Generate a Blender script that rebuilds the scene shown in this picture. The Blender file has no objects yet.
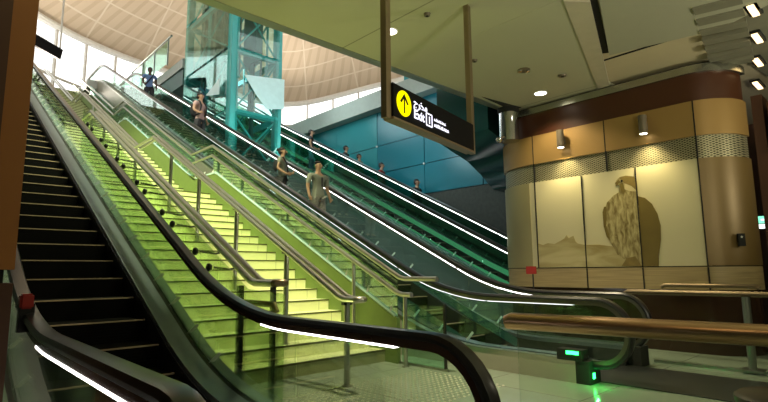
import bpy, bmesh, math, random
from mathutils import Vector, Matrix
random.seed(7)
S = bpy.context.scene
COL = S.collection
PI = math.pi
TH = math.radians(26.1)
T = math.tan(TH)

# ------------------------------------------------------------------ materials
def new_mat(name):
    m = bpy.data.materials.new(name); m.use_nodes = True
    nt = m.node_tree; nt.nodes.clear()
    out = nt.nodes.new('ShaderNodeOutputMaterial')
    return m, nt, out
def N(nt, t, **kw):
    n = nt.nodes.new(t)
    for k, v in kw.items():
        if k.startswith('_'): setattr(n, k[1:], v)
        else: n.inputs[k.replace('__', ' ')].default_value = v
    return n
def solid(name, col, rough=.5, metal=0., var=.12, scale=6., spec=.5, bump=0., stretch=None, col2=None):
    m, nt, out = new_mat(name)
    b = N(nt, 'ShaderNodeBsdfPrincipled', Roughness=rough, Metallic=metal)
    b.inputs['Specular IOR Level'].default_value = spec
    tc = N(nt, 'ShaderNodeTexCoord'); mp = N(nt, 'ShaderNodeMapping')
    if stretch: mp.inputs['Scale'].default_value = stretch
    nt.links.new(tc.outputs['Object'], mp.inputs['Vector'])
    nz = N(nt, 'ShaderNodeTexNoise', Scale=scale, Detail=4.)
    nt.links.new(mp.outputs['Vector'], nz.inputs['Vector'])
    mx = N(nt, 'ShaderNodeMix', _data_type='RGBA')
    a = [c*(1-var) for c in col]; c2 = col2 or [min(1, c*(1+var)) for c in col]
    mx.inputs['A'].default_value = (*a, 1); mx.inputs['B'].default_value = (*c2, 1)
    nt.links.new(nz.outputs['Fac'], mx.inputs['Factor'])
    nt.links.new(mx.outputs['Result'], b.inputs['Base Color'])
    if bump:
        bp = N(nt, 'ShaderNodeBump', Strength=bump, Distance=.01)
        nt.links.new(nz.outputs['Fac'], bp.inputs['Height']); nt.links.new(bp.outputs['Normal'], b.inputs['Normal'])
    nt.links.new(b.outputs['BSDF'], out.inputs['Surface'])
    return m
def glass(name, tint, refl=.08, rough=.02, blend=.25):
    m, nt, out = new_mat(name)
    tr = N(nt, 'ShaderNodeBsdfTransparent', Color=(*tint, 1))
    gl = N(nt, 'ShaderNodeBsdfGlossy', Roughness=rough, Color=(.9, .95, .92, 1))
    lw = N(nt, 'ShaderNodeLayerWeight', Blend=blend)
    ma = N(nt, 'ShaderNodeMath', _operation='MULTIPLY_ADD'); ma.inputs[1].default_value = .5; ma.inputs[2].default_value = refl*.35
    ma.use_clamp = True
    nt.links.new(lw.outputs['Fresnel'], ma.inputs[0])
    mx = N(nt, 'ShaderNodeMixShader')
    nt.links.new(ma.outputs[0], mx.inputs[0]); nt.links.new(tr.outputs[0], mx.inputs[1]); nt.links.new(gl.outputs[0], mx.inputs[2])
    nt.links.new(mx.outputs[0], out.inputs['Surface'])
    return m
def emit(name, col, s):
    m, nt, out = new_mat(name)
    e = N(nt, 'ShaderNodeEmission', Color=(*col, 1), Strength=s)
    nt.links.new(e.outputs[0], out.inputs['Surface'])
    return m
def grid_mat(name, col, line, sx, sy, axes=(0, 1), w=.03, rough=.4, metal=0., spec=.5, var=.08, ang=0.):
    """tiles with thin joints, in the object's own coordinates"""
    m, nt, out = new_mat(name)
    b = N(nt, 'ShaderNodeBsdfPrincipled', Roughness=rough, Metallic=metal)
    b.inputs['Specular IOR Level'].default_value = spec
    tc = N(nt, 'ShaderNodeTexCoord'); mp = N(nt, 'ShaderNodeMapping'); mp.inputs['Rotation'].default_value[2] = ang
    nt.links.new(tc.outputs['Object'], mp.inputs['Vector'])
    sp = N(nt, 'ShaderNodeSeparateXYZ'); nt.links.new(mp.outputs['Vector'], sp.inputs[0])
    outs = []
    for ax, s in zip(axes, (sx, sy)):
        d = N(nt, 'ShaderNodeMath', _operation='DIVIDE'); d.inputs[1].default_value = s
        nt.links.new(sp.outputs[ax], d.inputs[0])
        f = N(nt, 'ShaderNodeMath', _operation='FRACT'); nt.links.new(d.outputs[0], f.inputs[0])
        l = N(nt, 'ShaderNodeMath', _operation='LESS_THAN'); l.inputs[1].default_value = w/s
        nt.links.new(f.outputs[0], l.inputs[0]); outs.append(l)
    mxm = N(nt, 'ShaderNodeMath', _operation='MAXIMUM')
    nt.links.new(outs[0].outputs[0], mxm.inputs[0]); nt.links.new(outs[1].outputs[0], mxm.inputs[1])
    nz = N(nt, 'ShaderNodeTexNoise', Scale=3., Detail=4.); nt.links.new(tc.outputs['Object'], nz.inputs['Vector'])
    c0 = N(nt, 'ShaderNodeMix', _data_type='RGBA')
    c0.inputs['A'].default_value = (*[c*(1-var) for c in col], 1); c0.inputs['B'].default_value = (*[min(1, c*(1+var)) for c in col], 1)
    nt.links.new(nz.outputs['Fac'], c0.inputs['Factor'])
    mx = N(nt, 'ShaderNodeMix', _data_type='RGBA'); mx.inputs['B'].default_value = (*line, 1)
    nt.links.new(mxm.outputs[0], mx.inputs['Factor']); nt.links.new(c0.outputs['Result'], mx.inputs['A'])
    nt.links.new(mx.outputs['Result'], b.inputs['Base Color'])
    nt.links.new(b.outputs[0], out.inputs['Surface'])
    return m
def print_mat(name, dark, light, stretch, scale, lo=.40, hi=.60):
    m, nt, out = new_mat(name)
    b = N(nt, 'ShaderNodeBsdfPrincipled', Roughness=.5)
    tc = N(nt, 'ShaderNodeTexCoord'); mp = N(nt, 'ShaderNodeMapping'); mp.inputs['Scale'].default_value = stretch
    nt.links.new(tc.outputs['Object'], mp.inputs['Vector'])
    nz = N(nt, 'ShaderNodeTexNoise', Scale=scale, Detail=3., Distortion=.6); nt.links.new(mp.outputs['Vector'], nz.inputs['Vector'])
    cr = N(nt, 'ShaderNodeValToRGB'); e = cr.color_ramp.elements
    e[0].position = lo; e[0].color = (*dark, 1); e[1].position = hi; e[1].color = (*light, 1)
    nt.links.new(nz.outputs['Fac'], cr.inputs['Fac']); nt.links.new(cr.outputs['Color'], b.inputs['Base Color'])
    nt.links.new(b.outputs[0], out.inputs['Surface'])
    return m
def mesh_mat(name):
    """expanded metal: diagonal lattice"""
    m, nt, out = new_mat(name)
    b = N(nt, 'ShaderNodeBsdfPrincipled', Roughness=.45, Metallic=.6)
    tc = N(nt, 'ShaderNodeTexCoord'); sp = N(nt, 'ShaderNodeSeparateXYZ'); nt.links.new(tc.outputs['Object'], sp.inputs[0])
    res = []
    for sg in (1, -1):
        q = N(nt, 'ShaderNodeMath', _operation='MULTIPLY_ADD'); q.inputs[1].default_value = 1.9*sg
        nt.links.new(sp.outputs[2], q.inputs[0]); nt.links.new(sp.outputs[1], q.inputs[2])
        d = N(nt, 'ShaderNodeMath', _operation='MULTIPLY'); d.inputs[1].default_value = 14.
        nt.links.new(q.outputs[0], d.inputs[0])
        f = N(nt, 'ShaderNodeMath', _operation='FRACT'); nt.links.new(d.outputs[0], f.inputs[0])
        l = N(nt, 'ShaderNodeMath', _operation='LESS_THAN'); l.inputs[1].default_value = .34
        nt.links.new(f.outputs[0], l.inputs[0]); res.append(l)
    mm = N(nt, 'ShaderNodeMath', _operation='MAXIMUM'); nt.links.new(res[0].outputs[0], mm.inputs[0]); nt.links.new(res[1].outputs[0], mm.inputs[1])
    mx = N(nt, 'ShaderNodeMix', _data_type='RGBA'); mx.inputs['A'].default_value = (.05, .045, .02, 1); mx.inputs['B'].default_value = (.42, .38, .24, 1)
    nt.links.new(mm.outputs[0], mx.inputs['Factor']); nt.links.new(mx.outputs['Result'], b.inputs['Base Color'])
    nt.links.new(b.outputs[0], out.inputs['Surface'])
    return m
def shell_mat():
    """curved roof lining: rows of panels split by pale ribs, each row slanted strips"""
    m, nt, out = new_mat('roof_lining')
    b = N(nt, 'ShaderNodeBsdfPrincipled', Roughness=.7)
    uv = N(nt, 'ShaderNodeUVMap'); sp = N(nt, 'ShaderNodeSeparateXYZ'); nt.links.new(uv.outputs[0], sp.inputs[0])
    def stripe(inp, mul, w, add=None):
        d = N(nt, 'ShaderNodeMath', _operation='MULTIPLY_ADD'); d.inputs[1].default_value = mul; d.inputs[2].default_value = 0
        nt.links.new(inp, d.inputs[0])
        if add is not None: nt.links.new(add, d.inputs[2])
        f = N(nt, 'ShaderNodeMath', _operation='FRACT'); nt.links.new(d.outputs[0], f.inputs[0])
        l = N(nt, 'ShaderNodeMath', _operation='LESS_THAN'); l.inputs[1].default_value = w
        nt.links.new(f.outputs[0], l.inputs[0]); return l.outputs[0]
    rib = stripe(sp.outputs[1], 14., .07)
    sl = N(nt, 'ShaderNodeMath', _operation='MULTIPLY'); sl.inputs[1].default_value = 9.
    nt.links.new(sp.outputs[1], sl.inputs[0])
    strip = stripe(sp.outputs[0], 110., .35, sl.outputs[0])
    mer = stripe(sp.outputs[0], 22., .03)
    base = N(nt, 'ShaderNodeMix', _data_type='RGBA'); base.inputs['A'].default_value = (.60, .49, .37, 1); base.inputs['B'].default_value = (.53, .425, .31, 1)
    nt.links.new(strip, base.inputs['Factor'])
    mx = N(nt, 'ShaderNodeMath', _operation='MAXIMUM'); nt.links.new(rib, mx.inputs[0]); nt.links.new(mer, mx.inputs[1])
    top = N(nt, 'ShaderNodeMix', _data_type='RGBA'); top.inputs['B'].default_value = (.70, .61, .50, 1)
    nt.links.new(mx.outputs[0], top.inputs['Factor']); nt.links.new(base.outputs['Result'], top.inputs['A'])
    nt.links.new(top.outputs['Result'], b.inputs['Base Color']); nt.links.new(b.outputs[0], out.inputs['Surface'])
    return m

M = dict(
    rubber=solid('handrail_rubber', (.012, .012, .014), .28, spec=.6),
    black=solid('black_profile', (.01, .011, .012), .35),
    step=solid('escalator_step', (.0025, .0025, .0022), .7, spec=.08),
    nose=solid('step_edge', (.36, .27, .17), .55),
    steel=solid('brushed_steel', (.42, .42, .37), .3, metal=1., scale=3, stretch=(40, 1, 1)),
    deck=solid('deck_steel', (.27, .30, .36), .34, metal=.85, scale=4),
    darkdeck=solid('dark_steel', (.07, .075, .075), .3, metal=.6),
    railtint=solid('profile_lamp_tint', (.060, .028, .014), .22, metal=.5),  # brown put into the black profile's colour for reflected lamp light
    ge2=glass('pale_balustrade_glass', (.80, .90, .86), .08),
    gdeep=glass('deep_green_balustrade_glass', (.30, .55, .45), .12),
    railgrey=solid('grey_bronze_profile', (.15, .14, .11), .28, metal=.8),
    glintline=emit('rail_edge_glint', (.95, 1., .97), 1.1),  # glowing line painted as the glint on the handrail's metal edges
    gmirror=glass('reflective_balustrade_glass', (.62, .80, .68), .50),
    olivepan=solid('olive_curved_panel', (.36, .31, .15), .42, metal=.25, scale=1.),
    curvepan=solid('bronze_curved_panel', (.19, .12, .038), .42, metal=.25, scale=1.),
    infill=solid('infill_cladding', (.05, .058, .054), .45, metal=.3),
    skirt=solid('skirt_panel', (.015, .015, .016), .35),
    clad=solid('cladding_steel', (.36, .35, .27), .4, metal=.2, scale=2),
    led=emit('light_line', (1., .97, .92), 5.),
    ledsoft=emit('light_line_far', (.93, 1., .97), 5.),
    skirtdim=emit('skirt_fill', (.35, 1., .55), .03),  # faint glow added to brighten the second escalator's steps
    skirtgreen=emit('skirt_fill_green', (.25, 1., .5), .16),  # green glow added to brighten the far escalator's steps
    green=emit('green_lamp', (.02, 1., .12), 9.),
    gclear=glass('clear_balustrade_glass', (.93, .97, .92), .06),
    gstair=glass('green_balustrade_glass', (.90, .99, .80), .05),
    gteal=glass('teal_balustrade_glass', (.70, .90, .80), .08),
    gtower=glass('tower_glass', (.66, .86, .84), .12),
    gsky=glass('skylight_glass', (.97, .98, 1.), .02),
    gdark=glass('tinted_rail_glass', (.93, .96, .92), .04),
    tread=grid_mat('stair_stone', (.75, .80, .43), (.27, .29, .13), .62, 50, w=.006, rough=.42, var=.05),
    tnose=solid('stair_edge_strip', (.07, .075, .02), .5),
    stringer=solid('stair_stringer', (.17, .25, .06), .5),
    kerb=solid('green_kerb_stone', (.17, .25, .20), .25),
    floor=grid_mat('floor_tile', (.27, .33, .26), (.13, .14, .11), 1.2, 1.2, w=.008, rough=.16, var=.1),
    stud=solid('floor_stud', (.46, .46, .36), .35, metal=.6),
    ceil=grid_mat('ceiling_board', (.40, .385, .27), (.20, .19, .13), 4.2, 400, w=.02, rough=.75, var=.03),
    ceiltrim=solid('ceiling_trim', (.16, .17, .14), .35),
    beam=solid('ceiling_beam_paint', (.44, .39, .28), .7),
    panelgrey=solid('ceiling_raft_grey', (.34, .33, .24), .7, var=.03),
    panelwarm=solid('ceiling_raft_warm', (.50, .42, .27), .7, var=.03),
    voidblack=solid('shadow_gap', (.01, .01, .008), .9),
    slat=solid('ceiling_slat', (.17, .16, .11), .7),
    brown=solid('brown_fascia', (.060, .017, .005), .38, scale=2),
    warm=solid('bronze_panel', (.34, .205, .065), .45, metal=.3, scale=1.2, var=.08),
    falconpan=solid('satin_panel', (.60, .54, .33), .5, metal=.12, scale=1.0, var=.06),
    timber=solid('timber_panel', (.36, .27, .13), .45, scale=3, stretch=(1, .5, 16), var=.5),
    plinth=solid('dark_plinth', (.035, .018, .010), .12),
    mesh=mesh_mat('expanded_metal'),
    silver=solid('silver_trim', (.40, .40, .32), .25, metal=.9),
    chrome=solid('chrome', (.62, .64, .66), .12, metal=1.),
    print_=print_mat('mural_feathers', (.15, .105, .025), (.46, .39, .18), (1, 2.6, .9), 7., .33, .67),
    printdark=solid('mural_wing', (.15, .105, .02), .5, scale=5, var=.2),
    printland=print_mat('mural_land', (.30, .23, .08), (.50, .43, .22), (1, .5, 2.2), 2.2, .35, .65),
    printpale=solid('mural_cheek', (.50, .42, .22), .5),
    printhead=solid('mural_head', (.20, .14, .035), .5, scale=14, var=.4),
    copper=solid('copper_rail', (.55, .35, .21), .3, metal=1., scale=2),
    bronze=solid('bronze_rail', (.22, .17, .11), .4, metal=1., scale=2),
    railpost=solid('rail_post_steel', (.32, .34, .30), .3, metal=.9),
    blue=solid('blue_glass_panel', (.010, .165, .22), .28, spec=.45, scale=.7, var=.2),
    teal=solid('teal_glass_panel', (.03, .25, .28), .28, spec=.45, scale=.7, var=.2),
    stone=solid('rough_dark_stone', (.055, .06, .052), .8, scale=9, var=.5, bump=.9),
    bulk=solid('dark_teal_bulkhead', (.018, .09, .10), .14, spec=.7, scale=1.2),
    greyfascia=solid('grey_fascia', (.40, .42, .38), .6),
    tower=solid('teal_painted_steel', (.06, .42, .40), .35),
    towerdark=solid('shaft_lining', (.05, .12, .10), .5),
    palepanel=solid('pale_cyan_panel', (.66, .92, .92), .3),
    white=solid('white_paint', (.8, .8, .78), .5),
    mull=solid('window_bar', (.62, .60, .55), .5),
    signblack=solid('sign_black', (.004, .004, .005), .5, spec=.1),
    signframe=solid('sign_frame', (.30, .23, .14), .35, metal=.8),
    signyellow=emit('sign_yellow', (1., .82, .0), 1.0),
    signwhite=emit('sign_white', (.86, .84, 1.), 1.25),
    lamp=emit('lamp_glow', (1., .92, .74), 5.),
    lampwarm=emit('lamp_warm', (1., .70, .34), 2.2),
    lampgrey=solid('lamp_body', (.16, .13, .09), .45, metal=.4),
    pillar=solid('bronze_pillar', (.33, .13, .025), .5, scale=.8, var=.15),
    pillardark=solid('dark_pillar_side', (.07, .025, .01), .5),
    red=solid('red_plastic', (.32, .015, .012), .4),
    exitgreen=emit('exit_green', (.25, .95, .60), .9),
    exitwhite=emit('exit_white', (.92, 1., .96), 1.3),
    bin=solid('brown_bin', (.022, .012, .007), .5),
    concrete=solid('shell_wall', (.10, .12, .11), .7),
    upfloor=solid('upper_floor_stone', (.45, .46, .42), .4),
    skin=solid('skin', (.42, .24, .15), .55), skin2=solid('skin_dark', (.12, .06, .04), .55),
    hair=solid('hair', (.012, .010, .010), .6), eye=solid('eye', (.02, .02, .02), .2),
    shirtgrey=solid('grey_shirt', (.27, .28, .23), .8), shirtolive=solid('olive_shirt', (.24, .26, .20), .8),
    shirtpink=solid('pink_shirt', (.50, .32, .30), .8), shirtblue=solid('blue_shirt', (.16, .27, .52), .8),
    cblack=solid('black_cloth', (.013, .014, .018), .8), jeans=solid('jeans', (.05, .10, .16), .8),
    cdark=solid('dark_cloth', (.03, .03, .035), .8), cred=solid('red_cloth', (.30, .03, .03), .8),
    pattern=solid('patterned_cloth', (.05, .05, .05), .8, scale=30, var=.9, col2=(.45, .43, .38)),
    roof=shell_mat(),
)

# ------------------------------------------------------------------ mesh building
ROOTLOC = {}
def rootloc(o):
    while o.parent is not None: o = o.parent
    return Vector(ROOTLOC.get(o.name, o.location))
class MB:
    def __init__(s): s.v = []; s.f = []; s.mi = []; s.uv = None
    def add(s, vs, fs, mi=0):
        b = len(s.v); s.v += [tuple(p) for p in vs]
        for f in fs: s.f.append([b+i for i in f]); s.mi.append(mi)
        return s
    def box(s, x0, x1, y0, y1, z0, z1, mi=0):
        p = [(x, y, z) for z in (z0, z1) for y in (y0, y1) for x in (x0, x1)]
        return s.add(p, [(0, 2, 3, 1), (4, 5, 7, 6), (0, 1, 5, 4), (2, 6, 7, 3), (0, 4, 6, 2), (1, 3, 7, 5)], mi)
    def bar(s, a, b, w, h=None, up=(0, 0, 1), mi=0):
        """box beam from a to b, w sideways, h along up"""
        a = Vector(a); b = Vector(b); h = h or w
        d = (b-a).normalized(); u = Vector(up)
        if abs(d.dot(u)) > .98: u = Vector((0, 1, 0))
        r = d.cross(u).normalized(); u = r.cross(d)
        p = [q + r*(i*w/2) + u*(j*h/2) for q in (a, b) for (i, j) in ((-1, -1), (1, -1), (1, 1), (-1, 1))]
        return s.add(p, [(0, 1, 2, 3), (7, 6, 5, 4), (0, 4, 5, 1), (1, 5, 6, 2), (2, 6, 7, 3), (3, 7, 4, 0)], mi)
    def tube(s, path, r, n=12, caps=True, mi=0, radii=None):
        path = [Vector(p) for p in path]; rings = []
        prev = None
        for i, p in enumerate(path):
            d = (path[min(i+1, len(path)-1)]-path[max(i-1, 0)]).normalized()
            if prev is None:
                u = Vector((0, 0, 1)) if abs(d.z) < .9 else Vector((1, 0, 0))
                u = (u-d*u.dot(d)).normalized()
            else: u = (prev-d*prev.dot(d)).normalized()
            prev = u; w = d.cross(u); rr = radii[i] if radii else r
            rings.append([p+u*(rr*math.cos(2*PI*k/n))+w*(rr*math.sin(2*PI*k/n)) for k in range(n)])
        vs = [q for R_ in rings for q in R_]
        fs = [(i*n+k, i*n+(k+1) % n, (i+1)*n+(k+1) % n, (i+1)*n+k) for i in range(len(path)-1) for k in range(n)]
        if caps: fs += [tuple(reversed(range(n))), tuple(range((len(path)-1)*n, len(path)*n))]
        return s.add(vs, fs, mi)
    def sweepx(s, path, prof, X, mi=0, caps=True):
        """profile (u across X, w along the path normal) along a (Y,Z) path lying in the plane x = X"""
        n = len(prof); vs = []
        for i, (y, z) in enumerate(path):
            a = path[max(i-1, 0)]; b = path[min(i+1, len(path)-1)]
            dy, dz = b[0]-a[0], b[1]-a[1]; L = math.hypot(dy, dz) or 1
            ny, nz = -dz/L, dy/L
            vs += [(X+u, y+ny*w, z+nz*w) for u, w in prof]
        m = len(path)
        fs = [(i*n+k, i*n+(k+1) % n, (i+1)*n+(k+1) % n, (i+1)*n+k) for i in range(m-1) for k in range(n)]
        if caps: fs += [tuple(reversed(range(n))), tuple(range((m-1)*n, m*n))]
        return s.add(vs, fs, mi)
    def slab(s, ys, zlo, zhi, X0, X1, mi=0):
        """solid between two height curves over ys, from X0 to X1"""
        vs = []
        for y, a, b in zip(ys, zlo, zhi): vs += [(X0, y, a), (X0, y, b), (X1, y, b), (X1, y, a)]
        m = len(ys); fs = []
        for i in range(m-1):
            for k in range(4): fs.append((i*4+k, (i+1)*4+k, (i+1)*4+(k+1) % 4, i*4+(k+1) % 4))
        fs += [(0, 1, 2, 3), tuple(reversed(range((m-1)*4, m*4)))]
        return s.add(vs, fs, mi)
    def prism(s, pts, vec, mi=0):
        n = len(pts); pts = [Vector(p) for p in pts]; v = Vector(vec)
        fs = [tuple(range(n)), tuple(reversed(range(n, 2*n)))]+[(k, n+k, n+(k+1) % n, (k+1) % n) for k in range(n)]
        return s.add(pts+[p+v for p in pts], fs, mi)
    def ball(s, c, r, n=12, m=8, mi=0, zmin=-1.):
        rx, ry, rz = (r, r, r) if not isinstance(r, tuple) else r
        rows = []
        for j in range(m+1):
            t = max(math.cos(PI*j/m), zmin); q = math.sqrt(max(0, 1-t*t))
            rows.append([(c[0]+rx*q*math.cos(2*PI*k/n), c[1]+ry*q*math.sin(2*PI*k/n), c[2]+rz*t) for k in range(n)])
        vs = [p for r_ in rows for p in r_]
        return s.add(vs, [(j*n+k, (j+1)*n+k, (j+1)*n+(k+1) % n, j*n+(k+1) % n) for j in range(m) for k in range(n)], mi)
    def disc(s, c, r, h, n=24, axis='z', mi=0, r2=None):
        ax = {'x': Vector((1, 0, 0)), 'y': Vector((0, 1, 0)), 'z': Vector((0, 0, 1))}[axis]
        c = Vector(c); return s.tube([c, c+ax*h], r, n, True, mi, [r, r2 if r2 is not None else r])
    def build(s, name, mat, parent=None, smooth=False, bevel=0., loc=None):
        L = rootloc(parent) if parent is not None else Vector(loc or (0, 0, 0))
        me = bpy.data.meshes.new(name)
        me.from_pydata([tuple(Vector(p)-L) for p in s.v], [], s.f)
        for mm in (mat if isinstance(mat, (list, tuple)) else [mat]): me.materials.append(mm)
        for p, i in zip(me.polygons, s.mi): p.material_index = i; p.use_smooth = smooth
        if s.uv:
            ul = me.uv_layers.new(name='UVMap')
            for lp in me.loops: ul.data[lp.index].uv = s.uv[lp.vertex_index]
        bm = bmesh.new(); bm.from_mesh(me); bmesh.ops.remove_doubles(bm, verts=bm.verts, dist=1e-5)
        bmesh.ops.recalc_face_normals(bm, faces=bm.faces)
        if bevel: bmesh.ops.bevel(bm, geom=bm.edges[:], offset=bevel, segments=2, affect='EDGES', clamp_overlap=True)
        bm.to_mesh(me); bm.free()
        o = bpy.data.objects.new(name, me); COL.objects.link(o)
        if parent is not None: o.parent = parent
        else: o.location = L; ROOTLOC[o.name] = L
        if smooth:
            try: me.set_sharp_from_angle(angle=math.radians(40))
            except Exception: pass
        return o
def thing(name, label, cat, loc=(0, 0, 0), group=None):
    o = bpy.data.objects.new(name, None); COL.objects.link(o); o.location = loc; ROOTLOC[o.name] = Vector(loc)
    o.empty_display_size = .1
    o['label'] = label; o['category'] = cat
    if group: o['group'] = group
    return o
def tag(o, label, cat, group=None):
    o['label'] = label; o['category'] = cat
    if group: o['group'] = group
    return o
def struct(o, label=None, cat=None):
    o['kind'] = 'structure'
    if label: o['label'] = label
    if cat: o['category'] = cat
    return o
def sroot(name, label, cat, loc=(0, 0, 0)):
    return struct(thing(name, label, cat, loc))
def copy_tree(o, parent=None):
    c = o.copy(); COL.objects.link(c)
    if parent is not None: c.parent = parent
    for ch in list(o.children): copy_tree(ch, c)
    return c

# ------------------------------------------------------------------ camera
YAW, PIT, ROL, EYE = math.radians(42.97), math.radians(7.916), math.radians(-.496), 1.25
fw = Vector((math.sin(YAW)*math.cos(PIT), math.cos(YAW)*math.cos(PIT), math.sin(PIT)))
r0 = Vector((math.cos(YAW), -math.sin(YAW), 0)); u0 = r0.cross(fw)
rt = r0*math.cos(ROL)+u0*math.sin(ROL); up = u0*math.cos(ROL)-r0*math.sin(ROL)
cam = bpy.data.cameras.new('camera'); co = bpy.data.objects.new('camera', cam); COL.objects.link(co)
mw = Matrix((rt, up, -fw)).transposed().to_4x4(); mw.translation = (0, 0, EYE)
co.matrix_world = mw
cam.sensor_width = 36; cam.lens = 502.36/768*36; cam.clip_start = .02; cam.clip_end = 300
S.camera = co

# ------------------------------------------------------------------ setting
TOPZ = 10.0
CEIL = 4.40
fl = struct(MB().box(-1.4, 14, -4, 34.5, -.12, 0).build('floor', M['floor']), 'grey green polished tile floor of the lower hall', 'floor')
# low ceiling over the camera, ends in a straight lip at Y = 5.35
c_ = MB(); c_.box(-1.4, 5.45, -4, 5.35, CEIL, CEIL+.3); c_.box(5.45, 13.5, 3.4, 5.35, CEIL, CEIL+.3); c_.box(5.45, 13.5, -4, .2, CEIL, CEIL+.3); c_.box(4.9, 13.5, -.2, 3.8, CEIL+.3, CEIL+.5)
ceil = struct(c_.build('ceiling', M['ceil']), 'olive beige flat ceiling over the lower hall', 'ceiling')
MB().prism([(5.30, 2.58, CEIL-.004), (8.6, 3.64, CEIL-.004), (8.6, 3.8, CEIL-.004), (5.30, 3.8, CEIL-.004)], (0, 0, .003)).build('infill_board', M['ceil'], ceil)
lip = MB(); lip.prism([(-1.4, 5.35, CEIL-.005), (-1.4, 5.62, CEIL+.06), (-1.4, 5.62, CEIL+.45), (-1.4, 5.35, CEIL+.45)], (15, 0, 0))
struct(lip.build('trim_1', M['ceiltrim']), 'dark lip along the open edge of the ceiling', 'trim')
# raised right bay of the ceiling: beam, warm raft, grey raft, slats
rb = sroot('ceiling_bay', 'stepped ceiling bay with rafts beside the falcon wall', 'ceiling', (7, 2, CEIL))
MB().prism([(5.34, 2.60, CEIL-.02), (8.52, 3.62, CEIL-.02), (8.52, 3.42, CEIL-.02), (5.60, 2.40, CEIL-.02)], (0, 0, .25)).build('beam', M['beam'], rb)
MB().prism([(5.0, 2.35, CEIL+.04), (8.6, 3.55, CEIL+.04), (13.5, 3.5, CEIL+.04), (13.5, .1, CEIL+.04), (5.0, .1, CEIL+.04)], (0, 0, .04)).build('raft', M['panelwarm'], rb)
MB().prism([(5.62, 2.30, CEIL-.03), (7.25, 2.88, CEIL-.03), (7.52, 1.55, CEIL-.03), (6.9, .3, CEIL-.03), (5.62, .3, CEIL-.03)], (0, 0, .06)).build('raft', M['panelgrey'], rb)
MB().prism([(5.52, 2.42, CEIL+.02), (7.22, 2.98, CEIL+.02), (7.27, 2.89, CEIL+.02), (5.60, 2.32, CEIL+.02)], (0, 0, .015)).build('shadow_gap', M['voidblack'], rb)
MB().box(7.505, 7.52, 1.6, 3.3, CEIL+.02, CEIL+.04).build('shadow_gap', M['voidblack'], rb)
for i in range(7):
    X = 6.62+i*.36
    MB().prism([(X, 1.62+.06*i, CEIL-.05), (X+.2, 1.64+.06*i, CEIL-.05), (X+.32, 1.17+.05*i, CEIL-.05), (X+.12, 1.15+.05*i, CEIL-.05)], (0, 0, .07)).build('slat', M['slat'], rb)
MB().prism([(6.5, 1.17, CEIL+.01), (9.4, 1.56, CEIL+.01), (10.2, 1.5, CEIL+.01), (10.2, .8, CEIL+.01), (6.5, .7, CEIL+.01)], (0, 0, .02)).build('shadow_gap', M['slat'], rb)
for i, (x, y, z, l) in enumerate([(7.25, 1.13, 0, .34), (8.2, 1.27, 0, .36), (9.2, 1.45, 0, .38), (10.4, 1.68, 0, .45)]):
    t = thing('ceiling_strip_lamp', ('short lit lamp at the top edge of the slatted ceiling column', 'second lit lamp down the slatted ceiling column', 'third lit lamp down the slatted ceiling column', 'lowest lit lamp of the column, against the dark recess')[i], 'lamp', (x, y, CEIL-.03), 'lamps between the ceiling slats')
    MB().box(x-l/2, x+l/2, y-.035, y+.035, CEIL-.05, CEIL-.005).build('diffuser', M['lampwarm'], t)
    MB().box(x-l/2-.02, x+l/2+.02, y-.07, y+.07, CEIL-.03, CEIL+.005).build('frame', M['voidblack'], t)
# black sheet painted as the shade in the notch at the wall end
struct(MB().prism([(7.36, 5.25, CEIL-.006), (8.45, 5.33, CEIL-.006), (8.45, 5.1, CEIL-.006)], (0, 0, .004)).build('ceiling_slot', M['voidblack']), 'black sheet for the shaded slot in the ceiling beside the chrome column', 'ceiling')

# enclosing walls
struct(MB().box(-1.7, -1.4, -4, 34.5, 0, TOPZ).build('wall_left', M['concrete']), 'dark side wall beyond the first escalator', 'wall')
struct(MB().box(-1.7, 14, -4.3, -4, 0, CEIL+.3).build('wall_back', M['concrete']), 'wall behind the viewer', 'wall')
struct(MB().box(-1.7, 26, 34.5, 34.8, 0, TOPZ).build('wall_front', M['concrete']), 'end wall under the upper floor', 'wall')
struct(MB().box(13.7, 14, -4, 5.35, 0, CEIL+.3).build('wall_side', M['pillardark']), 'dark wall at the end of the passage', 'wall')
struct(MB().box(-1.7, 26, 5.62, 5.9, CEIL+.3, TOPZ).build('wall_lintel', M['concrete']), 'wall above the ceiling lip', 'wall')
struct(MB().box(25.7, 26, 5.6, 34.8, 0, TOPZ).build('wall_outer', M['concrete']), 'outer wall of the upper gallery', 'wall')

# blue and stone wall beyond the third escalator
wf = sroot('wall_right', 'blue and teal glass wall over rough dark stone behind the far escalator', 'wall', (12, 14, 0))
MB().box(12.0, 12.3, 5.36, 26, 0, 3.72).build('stone_base', M['stone'], wf)
zs = [3.72, 4.72, 5.72, 7.0]; ysb = [5.9, 8.6, 10.9, 13.2, 15.6, 18.0, 20.5, 23.0, 26.0]
for i in range(3):
    for j in range(8):
        dz = 0.0
        MB().box(11.985-.008*((i+j) % 2), 12.3, ysb[j]+.012, ysb[j+1]-.012, zs[i]+.012, zs[i+1]-.012).build('glass_panel', M['blue'] if ysb[j] < 13 else M['teal'], wf)
MB().box(12.02, 12.25, 5.9, 26, 3.72, 7.0).build('joint_backing', M['voidblack'], wf)
for i in (1, 2):
    for j in range(1, 8):
        MB().disc((11.94, ysb[j], zs[i]), .035, .05, 10, 'x').build('panel_fixing', M['white'], wf)
struct(MB().prism([(11.6, 5.9, 7.0), (11.6, 5.9, 7.62), (26, 5.9, 7.62), (26, 5.9, 7.0)], (0, 20.5, 0)).build('floor_gallery', M['greyfascia']), 'pale grey edge of the gallery above the blue wall', 'floor')
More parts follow.
